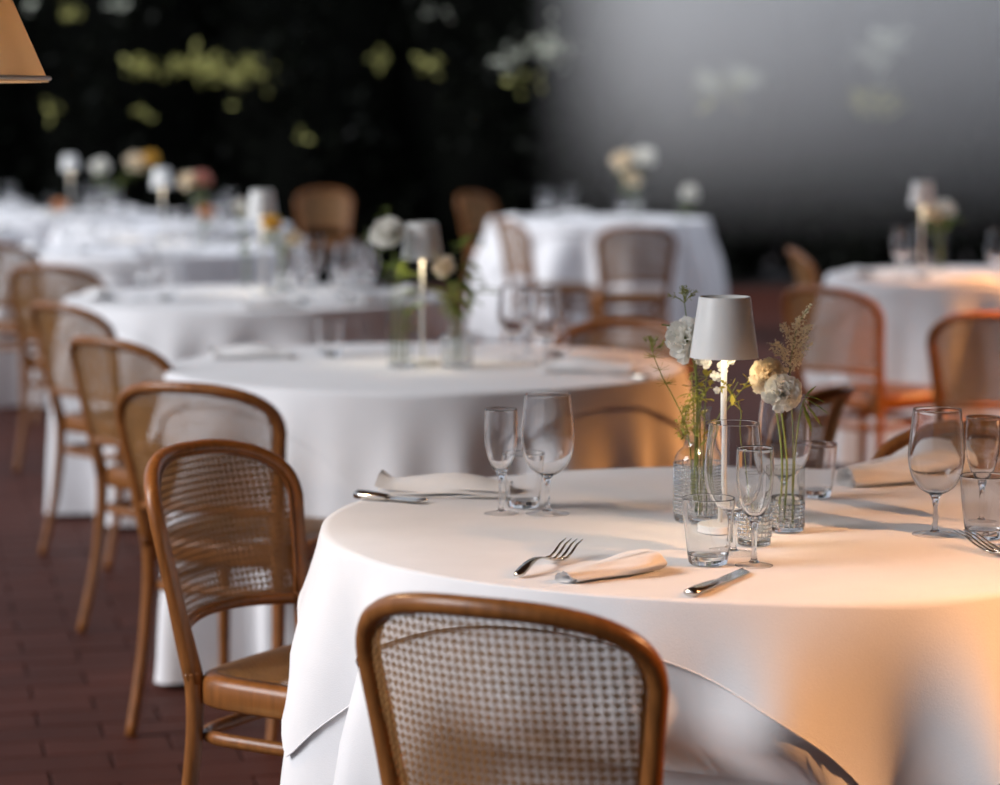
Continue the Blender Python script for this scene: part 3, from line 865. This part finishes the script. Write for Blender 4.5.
def cyl_vase(p, label, h=.11, r=.027, group='glass flower vases', water=True):
    root = empty('cylinder_vase', (p[0], p[1], .7545)); tag(root, label, 'vase', group)
    prof = [(r, .004)] + [(r, .004 + (h - .004) * i / 24) for i in range(1, 25)]
    def md(a, z, rr):
        if .006 < z < h * .5 and rr > r * .97: return .0007 * math.sin(20 * a) * math.sin(z / .006 * math.pi)
        return 0
    m = MB(); m.lathe(prof, 80, rmod=md); m.tube(ringpts(r, h), .0009, 6, closed=True); m.build('glass_body', M['thin_emb'], root)
    m = solid([(0, .001), (r * .9, .001), (r * .98, .004), (r * .97, .0085), (r * .8, .0100), (0, .0098)], 32); m.build('glass_base', M['glass'], root)
    if r < .029 and group == 'glass flower vases': emboss_grid(root, r, .010, h * .45, .006, 20)
    if water:
        m = MB(); m.lathe([(0, .0105), (r * .79, .0108), (r * .955, .0130), (r * .955, h * .55), (0, h * .55)], 32); m.build('water', M['water'], root)
    return root

# ------------------------------------------------------------------ flowers
def petal(mb, c, out, up, ln, wd, rg, ruffle=.12, curl=.3):
    """one ruffled petal growing from c along out, widening to a wavy rim"""
    out = out.normalized(); side = out.cross(up)
    side = side.normalized() if side.length > 1e-5 else out.orthogonal().normalized()
    nrm = side.cross(out).normalized()
    nu, nv = 4, 6; vs = []; ph = rg.uniform(0, 6.28)
    for i in range(nu):
        t = i / (nu - 1)
        w = wd * (.22 + .78 * math.sin(math.pi / 2 * min(1, t * 1.1)))
        for j in range(nv):
            s = j / (nv - 1) * 2 - 1
            rim = ruffle * ln * t * t * math.sin(s * 7 + ph)
            p = c + out * (ln * t * (1 - .14 * s * s * t)) + side * (s * w / 2) + nrm * (curl * ln * t * t + rim - .10 * wd * s * s)
            vs.append(p)
    fs = [(i * nv + j, i * nv + j + 1, (i + 1) * nv + j + 1, (i + 1) * nv + j) for i in range(nu - 1) for j in range(nv - 1)]
    mb.add(vs, fs)
def bloom_mb(c, axis, r, n, seed, ruffle=.14, sphere=.9):
    rg = random.Random(seed); mb = MB(); c = Vector(c); axis = Vector(axis).normalized()
    e1 = axis.orthogonal().normalized(); e2 = axis.cross(e1)
    for i in range(n):
        f = (i + .5) / n; el = math.acos(1 - f * (1.0 + .35 * sphere)) if f * (1 + .35 * sphere) < 2 else math.pi
        az = i * 2.39996 + rg.uniform(-.2, .2)
        out = axis * math.cos(el) + (e1 * math.cos(az) + e2 * math.sin(az)) * math.sin(el)
        ln = r * (.80 + .2 * f) * rg.uniform(.88, 1.08)
        petal(mb, c - axis * r * .15, out, axis, ln, r * rg.uniform(.55, .75), rg, ruffle, rg.uniform(.02, .25))
    return mb
def leaf_blade(mb, base, d, ln, wd, droop=.2):
    base = Vector(base); d = Vector(d).normalized(); side = d.cross(Vector((0, 0, 1)))
    side = side.normalized() if side.length > 1e-4 else Vector((1, 0, 0))
    vs = []; n = 7
    for i in range(n):
        t = i / (n - 1); w = wd * math.sin(math.pi * min(.999, t * .96 + .04)) / 2
        c = base + d * ln * t + Vector((0, 0, -droop * ln * t * t))
        up = Vector((0, 0, wd * .15))
        vs += [c - side * w + up * 1, c, c + side * w + up * 1]
    fs = []
    for i in range(n - 1):
        for j in range(2): fs.append((i * 3 + j, i * 3 + j + 1, (i + 1) * 3 + j + 1, (i + 1) * 3 + j))
    mb.add(vs, fs)
def flower(name, root_xy, base_z, head, axis, r, pm, label, cat_, seed, n=34, leaves=0, group=None, ruffle=.14, lm='leaf'):
    """stem from inside the vase up to a ruffled bloom; head in world coordinates"""
    rg = random.Random(seed)
    root = empty(name, (root_xy[0], root_xy[1], base_z)); tag(root, label, cat_, group)
    h = Vector(head) - Vector((root_xy[0], root_xy[1], base_z)); ax = Vector(axis).normalized()
    foot = Vector((rg.uniform(-.008, .008), rg.uniform(-.008, .008), .002))
    path = catmull([foot, Vector((foot.x * .5, foot.y * .5, h.z * .45)), h - ax * r * .9, h - ax * r * .15], 6)
    m = MB(); m.tube(path, .0019, 6); m.build('stem', M['stem'], root)
    m = MB(); m.lathe(cat2([(0, -r * .75), (r * .16, -r * .6), (r * .22, -r * .3), (r * .26, -r * .05), (0, 0)], 3), 10)
    cx_ = m.build('calyx', M['stem'], root); cx_.location = h; cx_.rotation_euler = ax.to_track_quat('Z', 'Y').to_euler()
    bloom_mb(h, ax, r, n, seed, ruffle).build('bloom', M[pm], root)
    for q in range(leaves):
        t = rg.uniform(.5, .85); b = path[int(t * (len(path) - 1))]
        m = MB(); a = rg.uniform(0, 6.28)
        leaf_blade(m, b, (math.cos(a), math.sin(a), .5), rg.uniform(.04, .07), rg.uniform(.010, .018)); m.build('leaf', M[lm], root)
    return root
def w3(x, y, Y):
    """pixel of the photograph -> point at depth Y (the depth of the vase it grows from)"""
    cp, sp = math.cos(PITCH), math.sin(PITCH)
    u, v = (x - 500) / FPX, (y - 392.5) / FPX
    d = Vector((u, cp - v * sp, -sp - v * cp)); t = Y / d.y
    return Vector((d.x * t, Y, EYE + d.z * t))

# --- nearest table, embossed bottle with white bloom, fennel, blossom
va = px(697, 521); bottle_vase(va, 'embossed square-patterned glass bottle vase left of nearest lamp', 'vase')
flower('white_flower', va, .765, w3(683, 338, va.y - .03), (-.55, -.75, .25), .040, 'petal_white', 'white ruffled flower left of the nearest lamp shade', 'flower', 11, 26, 1)
def fennel(root_xy, bz, tip, label, seed, spread=.020, n=13):
    rg = random.Random(seed); root = empty('fennel_stalk', (root_xy[0], root_xy[1], bz)); tag(root, label, 'fennel', 'fennel stalks')
    h = Vector(tip) - Vector((root_xy[0], root_xy[1], bz))
    path = catmull([Vector((0, 0, .004)), Vector((h.x * .12, h.y * .1, h.z * .5)), Vector((h.x * .75, h.y * .7, h.z * .85)), h], 6)
    m = MB(); m.tube(path, [.0014 - .0006 * i / (len(path) - 1) for i in range(len(path))], 5); m.build('stem', M['stem'], root)
    m = MB()
    for q in range(n):
        a = 2.4 * q; el = rg.uniform(.1, 1.1)
        d = Vector((math.cos(a) * math.sin(el), math.sin(a) * math.sin(el), math.cos(el)))
        e = h + d * spread * rg.uniform(.7, 1.2)
        m.tube([h, (h + e) / 2 + Vector((0, 0, .002)), e], .0005, 4)
        for w in range(6):
            dd = (d + Vector((rg.gauss(0, .5), rg.gauss(0, .5), rg.gauss(0, .5)))).normalized()
            m.tube([e, e + dd * .008], [.0005, .0003], 4)
            c = e + dd * .008; leaf_quads(m, c, .0016, rg)
    m.build('umbel', M['fennel'], root)
    m = MB()
    for q in range(5):
        b = path[int(len(path) * rg.uniform(.4, .9))]
        for w in range(8):
            d = Vector((rg.gauss(0, 1), rg.gauss(0, .5), rg.uniform(-.2, 1))).normalized(); m.tube([b, b + d * .018], [.0004, .0002], 4)
    m.build('fronds', M['fennel'], root)
fennel(va + Vector((.006, .004, 0)), .766, w3(684.5, 303, va.y), 'thin fennel umbel rising above the white flower', 5)
fennel(va + Vector((-.008, 0, 0)), .766, w3(652, 352, va.y - .02), 'thin fennel umbel leaning out to the left', 6, .018)
def sprig(root_xy, bz, tips, label, seed, mk, nm='leafy_sprig', ct='foliage', lsize=.022, nl=26, blossoms=None, spread=.02):
    rg = random.Random(seed); root = empty(nm, (root_xy[0], root_xy[1], bz)); tag(root, label, ct)
    o = Vector((root_xy[0], root_xy[1], bz)); lv = []
    for tip in tips:
        h = Vector(tip) - o
        path = catmull([Vector((rg.uniform(-.006, .006), rg.uniform(-.006, .006), .004)), Vector((h.x * .15, h.y * .15, h.z * .55)), h], 6)
        m = MB(); m.tube(path, [.0016 - .0008 * i / (len(path) - 1) for i in range(len(path))], 5); m.build('stem', M['stem'], root)
        for q in range(nl):
            b = path[int((len(path) - 1) * (1 - rg.random() ** 2 * .45))]
            m = MB(); d = Vector((rg.gauss(0, 1), rg.gauss(0, .7), rg.uniform(-.4, .9)))
            leaf_blade(m, b + Vector((rg.gauss(0, spread * .3), rg.gauss(0, spread * .3), rg.gauss(0, spread * .3))), d, lsize * rg.uniform(.7, 1.3), lsize * .38, .25); m.build('leaf', M[mk], root)
    for (bp, br) in (blossoms or []):
        bloom_mb(Vector(bp) - o, (rg.uniform(-.4, .2), -.8, .3), br, 12, rg.randrange(999), .1).build('blossom', M['petal_white'], root)
    return root
Yv = va.y
sprig(va + Vector((.010, -.004, 0)), .766, [w3(706, 372, Yv), w3(738, 382, Yv - .03), w3(752, 376, Yv - .02)], 'golden-leaved blossom sprig under the nearest lamp shade', 21, 'leaf_gold', nl=9, lsize=.024,
      blossoms=[(w3(706, 363, Yv - .045), .011), (w3(723, 366, Yv - .065), .012), (w3(716, 376, Yv - .065), .010), (w3(731, 360, Yv - .055), .009), (w3(699, 360, Yv - .03), .009), (w3(717, 390, Yv - .06), .007)])
sprig(va + Vector((-.004, -.008, 0)), .766, [w3(692, 378, Yv - .01), w3(703, 385, Yv), w3(697, 372, Yv + .01)], 'olive stems crowding the neck of the embossed bottle', 22, 'fennel', nl=16, lsize=.018)
# drooping feathery frond outside the neck
def drooping(root_xy, bz, label):
    rg = random.Random(8); root = empty('drooping_frond', (root_xy[0], root_xy[1], bz)); tag(root, label, 'foliage')
    o = Vector((root_xy[0], root_xy[1], bz))
    pts = [Vector((0, 0, .004)), Vector((.001, 0, .12)), w3(700, 397, Yv - .02) - o, w3(690, 402, Yv - .04) - o, w3(684, 420, Yv - .045) - o, w3(683, 436, Yv - .046) - o]
    path = catmull(pts, 6); m = MB(); m.tube(path, .001, 5); m.build('stem', M['stem'], root)
    m = MB()
    for b in path[14:]:
        for w in range(16):
            leaf_quads(m, b + Vector((rg.gauss(0, .006), rg.gauss(0, .005), rg.gauss(0, .006))), rg.uniform(.002, .005), rg)
    tag(m.build('florets', M['fennel'], root, smooth=False), kind='stuff')
drooping(va + Vector((-.003, .004, 0)), .766, 'olive drooping frond hanging over the embossed bottle')
# --- small embossed vase behind the flute with one bent twig
vc = px(754, 545); bottle_vase(vc, 'small embossed glass vase behind the front flute', 'vase', .115, .0265, .016, .070)
rg0 = random.Random(2)
tw_ = empty('bent_twig', (vc.x, vc.y, .766)); tag(tw_, 'thin bent twig rising from the small embossed vase', 'twig')
o_ = Vector((vc.x, vc.y, .766))
m = MB(); m.tube(catmull([Vector((0, 0, .004)), w3(741, 440, vc.y) - o_, w3(741, 412, vc.y) - o_, w3(735, 398, vc.y) - o_, w3(727, 384, vc.y) - o_], 6), .0011, 6); m.build('stem', M['stem'], tw_)
m = MB()
for q in range(8): leaf_quads(m, w3(727 + rg0.gauss(0, 3), 383 + rg0.gauss(0, 3), vc.y) - o_, .006, rg0)
m.build('bud', M['leaf_gold'], tw_)
# --- carnation vase
vb = px(787, 531); cyl_vase(vb, 'clear cylinder vase with carnations right of nearest lamp', .105, .0275)
flower('carnation', vb + Vector((.002, 0, 0)), .767, w3(783, 391, vb.y - .03), (.05, -.8, .45), .0345, 'petal_white', 'white carnation in front, right of the nearest lamp', 'flower', 31, 44, 1, 'carnations')
flower('carnation', vb + Vector((-.006, .004, 0)), .767, w3(766, 374, vb.y + .015), (-.35, -.55, .6), .033, 'petal_cream', 'cream carnation behind the white one, beside the lamp shade', 'flower', 32, 40, 0, 'carnations')
def astilbe(root_xy, bz, label):
    rg = random.Random(14); root = empty('astilbe_plume', (root_xy[0], root_xy[1], bz)); tag(root, label, 'flower')
    o = Vector((root_xy[0], root_xy[1], bz)); Y = root_xy[1] + .01
    P = lambda a, b: w3(a, b, Y) - o
    path = catmull([Vector((.002, 0, .004)), Vector((.004, 0, .13)), P(790, 372), P(794, 345), P(798, 325), P(811, 305)], 6)
    m = MB(); m.tube(path, .001, 5); m.build('stem', M['stem'], root)
    br = [((790, 366), (771, 348)), ((790, 364), (813, 342)), ((791, 352), (769, 343)), ((792, 348), (810, 328)), ((793, 340), (780, 324)), ((795, 335), (812, 325)), ((792, 358), (808, 337)), ((788, 362), (777, 341)),
          ((795, 332), (798, 318)), ((798, 326), (811, 304)), ((790, 371), (803, 356)), ((793, 345), (784, 322))]
    for (a, b) in br:
        A, B = P(*a), P(*b); m = MB(); m.tube([A, (A + B) / 2 + Vector((0, 0, .002)), B], .0006, 4)
        for q in range(80):
            t = rg.random(); c = A.lerp(B, t) + Vector((rg.gauss(0, 1), rg.gauss(0, 1), rg.gauss(0, 1))) * (.0032 * (1.15 - t) + .0008)
            leaf_quads(m, c, rg.uniform(.0020, .0038), rg)
        m.build('floret_branch', M['astilbe'], root, smooth=False)
astilbe(vb + Vector((.005, .006, 0)), .767, 'cream feathery astilbe plume above the carnations')
sl = empty('leaf_spray', (vb.x + .008, vb.y, .767)); tag(sl, 'pointed olive leaves spreading right of the white carnation', 'foliage')
o_ = Vector((vb.x + .008, vb.y, .767))
m = MB(); m.tube(catmull([Vector((0, 0, .004)), Vector((.004, 0, .12)), w3(801, 410, vb.y) - o_, w3(806, 398, vb.y) - o_], 5), .0012, 5); m.build('stem', M['stem'], sl)
for (a, b, c, d) in [(805, 398, 816, 384), (805, 399, 828, 411), (804, 402, 822, 424), (803, 405, 812, 430), (806, 396, 824, 400)]:
    A, B = w3(a, b, vb.y) - o_, w3(c, d, vb.y - .015) - o_; m = MB(); leaf_blade(m, A, B - A, (B - A).length, .009, .12); m.build('leaf', M['leaf'], sl)

# ------------------------------------------------------------------ second table
G2 = 'glasses on the second table'
glass('wine', px(514, 360), 'blurred wine glass on the second table, right of the greenery', G2)
glass('wine', px(545, 364), 'blurred wine glass on the second table, nearest to its right rim', G2)
glass('flute', px(528, 353), 'blurred flute between the two wine glasses on the second table', G2)
glass('tumbler', px(556, 357), 'blurred tumbler beside the wine glasses on the second table', G2)
glass('tumbler', px(330, 356), 'blurred tumbler at left of the second table', G2)
folded_napkin(px(590, 371), .24, .14, R_(-8), 'blurred folded napkin at right of the second table', 5, .01)
folded_napkin(px(252, 357), .22, .12, R_(4), 'blurred folded napkin at the left rim of the second table', 6, .01)
knife(px(650, 379), px(608, 376), 'blurred knife beside the napkin on the second table')
vd = px(400, 367); cyl_vase(vd, 'tall clear vase left of the second lamp', .19, .034, water=False)
flower('rose', vd, .767, w3(387, 232, vd.y), (-.2, -.7, .6), .05, 'petal_white', 'large white rose left of the second lamp shade', 'flower', 41, 30, 4)
sprig(vd + Vector((.012, .005, 0)), .767, [w3(404, 270, vd.y), w3(394, 260, vd.y), w3(412, 300, vd.y)], 'green leafy stems below the large white rose', 42, 'leaf', lsize=.04, nl=9)
sprig(vd + Vector((-.012, .005, 0)), .767, [w3(388, 205, vd.y + .02), w3(366, 228, vd.y + .02)], 'pale green buds rising beside the large white rose', 45, 'leaf', lsize=.03, nl=8)
ve = px(457, 367); bottle_vase(ve, 'embossed bottle vase right of the second lamp', 'vase', .14, .042, .03, .095)
flower('rose', ve + Vector((-.01, 0, 0)), .767, w3(444, 266, ve.y - .03), (-.2, -.6, .7), .036, 'petal_cream', 'cream rose glowing under the second lamp', 'flower', 43, 26, 2)
sprig(ve, .767, [w3(470, 262, ve.y), w3(482, 285, ve.y), w3(458, 282, ve.y), w3(466, 240, ve.y), w3(450, 300, ve.y)], 'bushy green stems right of the second lamp', 44, 'leaf', lsize=.05, nl=10)

# ------------------------------------------------------------------ farther tables: settings, vases and flowers
def setting(ti, ang, full=True, rr=.40):
    cx, cy = TABLES[ti]; a = R_(ang); nm = TNAME[ti]
    f = Vector((math.cos(a), math.sin(a))); s = Vector((-f.y, f.x)); c = Vector((cx, cy)) + f * rr
    def P(u, v): q = c + f * u + s * v; return (q.x, q.y)
    g = 'glasses on ' + nm
    glass('wine', P(0, 0), 'blurred wine glass set on ' + nm, g)
    glass('flute', P(.05, .085), 'blurred champagne flute set on ' + nm, g)
    glass('tumbler', P(-.05, .085), 'blurred water tumbler set on ' + nm, g)
    if full:
        q = P(.16, -.09); o = folded_napkin((q[0], q[1]), .20, .11, a + math.pi / 2, 'blurred folded napkin set on ' + nm, int(ang), .008); o['group'] = 'napkins on ' + nm
for ti, angs in ((2, (200, 290, 330, 20, 62)), (3, (210, 300, 30, 120)), (4, (230, 310, 50)), (5, (220, 300, 30)), (6, (300, 30)), (7, (220, 300, 40)), (8, (210, 290, 115)), (9, (190, 260, 330, 55))):
    for q in angs: setting(ti, q, True)
def bouquet(xy, h, heads, where, seed, vr=.03):
    cyl_vase(xy, 'blurred clear vase ' + where, h, vr, 'vases on the far tables', False)
    rg = random.Random(seed)
    for i, (x, y, r, pm, wd) in enumerate(heads):
        flower('rose', (xy[0] + rg.uniform(-.008, .008), xy[1] + rg.uniform(-.008, .008)), .767, w3(x, y, xy[1] - .02), (rg.uniform(-.3, .3), -.6, .6), r, pm, 'blurred %s %s' % (wd, where), 'flower', seed * 7 + i, 20, 3)
    sprig(xy, .767, [w3(x + rg.uniform(-8, 8), y + rg.uniform(4, 16), xy[1]) for (x, y, r, pm, wd) in heads], 'blurred green foliage ' + where, seed + 300, 'leaf', lsize=.06, nl=7)
bouquet(px(281, 293), .16, [(272, 223, .045, 'petal_yellow', 'golden yellow flower'), (293, 239, .042, 'petal_cream', 'cream flower')], 'right of the third lamp', 61)
bouquet(px(246, 286), .15, [(243, 208, .05, 'petal_white', 'white flower')], 'left of the third lamp', 62)
bouquet(px(204, 245), .15, [(206, 212, .05, 'petal_peach', 'peach flower'), (202, 178, .055, 'petal_pink', 'dusty pink flower'), (188, 180, .06, 'petal_cream', 'pale cream flower')], 'right of the fourth lamp', 63)
bouquet(px(112, 214), .2, [(100, 166, .07, 'petal_white', 'white-green flower'), (136, 162, .08, 'petal_cream', 'cream flower'), (150, 158, .06, 'petal_yellow', 'muted yellow flower')], 'between the fourth and fifth lamps', 64)
bouquet(px(50, 216), .14, [(60, 206, .06, 'petal_peach', 'rust coloured flower')], 'below the fifth lamp', 65)
bouquet(px(636, 217), .2, [(622, 160, .085, 'petal_cream', 'pale flower'), (645, 156, .085, 'petal_white', 'white flower'), (632, 178, .07, 'petal_cream', 'small cream flower')], 'at the middle of the far middle table', 66)
bouquet(px(682, 221), .2, [(690, 192, .07, 'petal_white', 'low white flower')], 'at the right of the far middle table', 67)
bouquet(px(939, 270), .16, [(932, 212, .055, 'petal_cream', 'pale green-white flower'), (945, 208, .05, 'petal_white', 'white flower')], 'right of the lamp on the table behind right', 68)
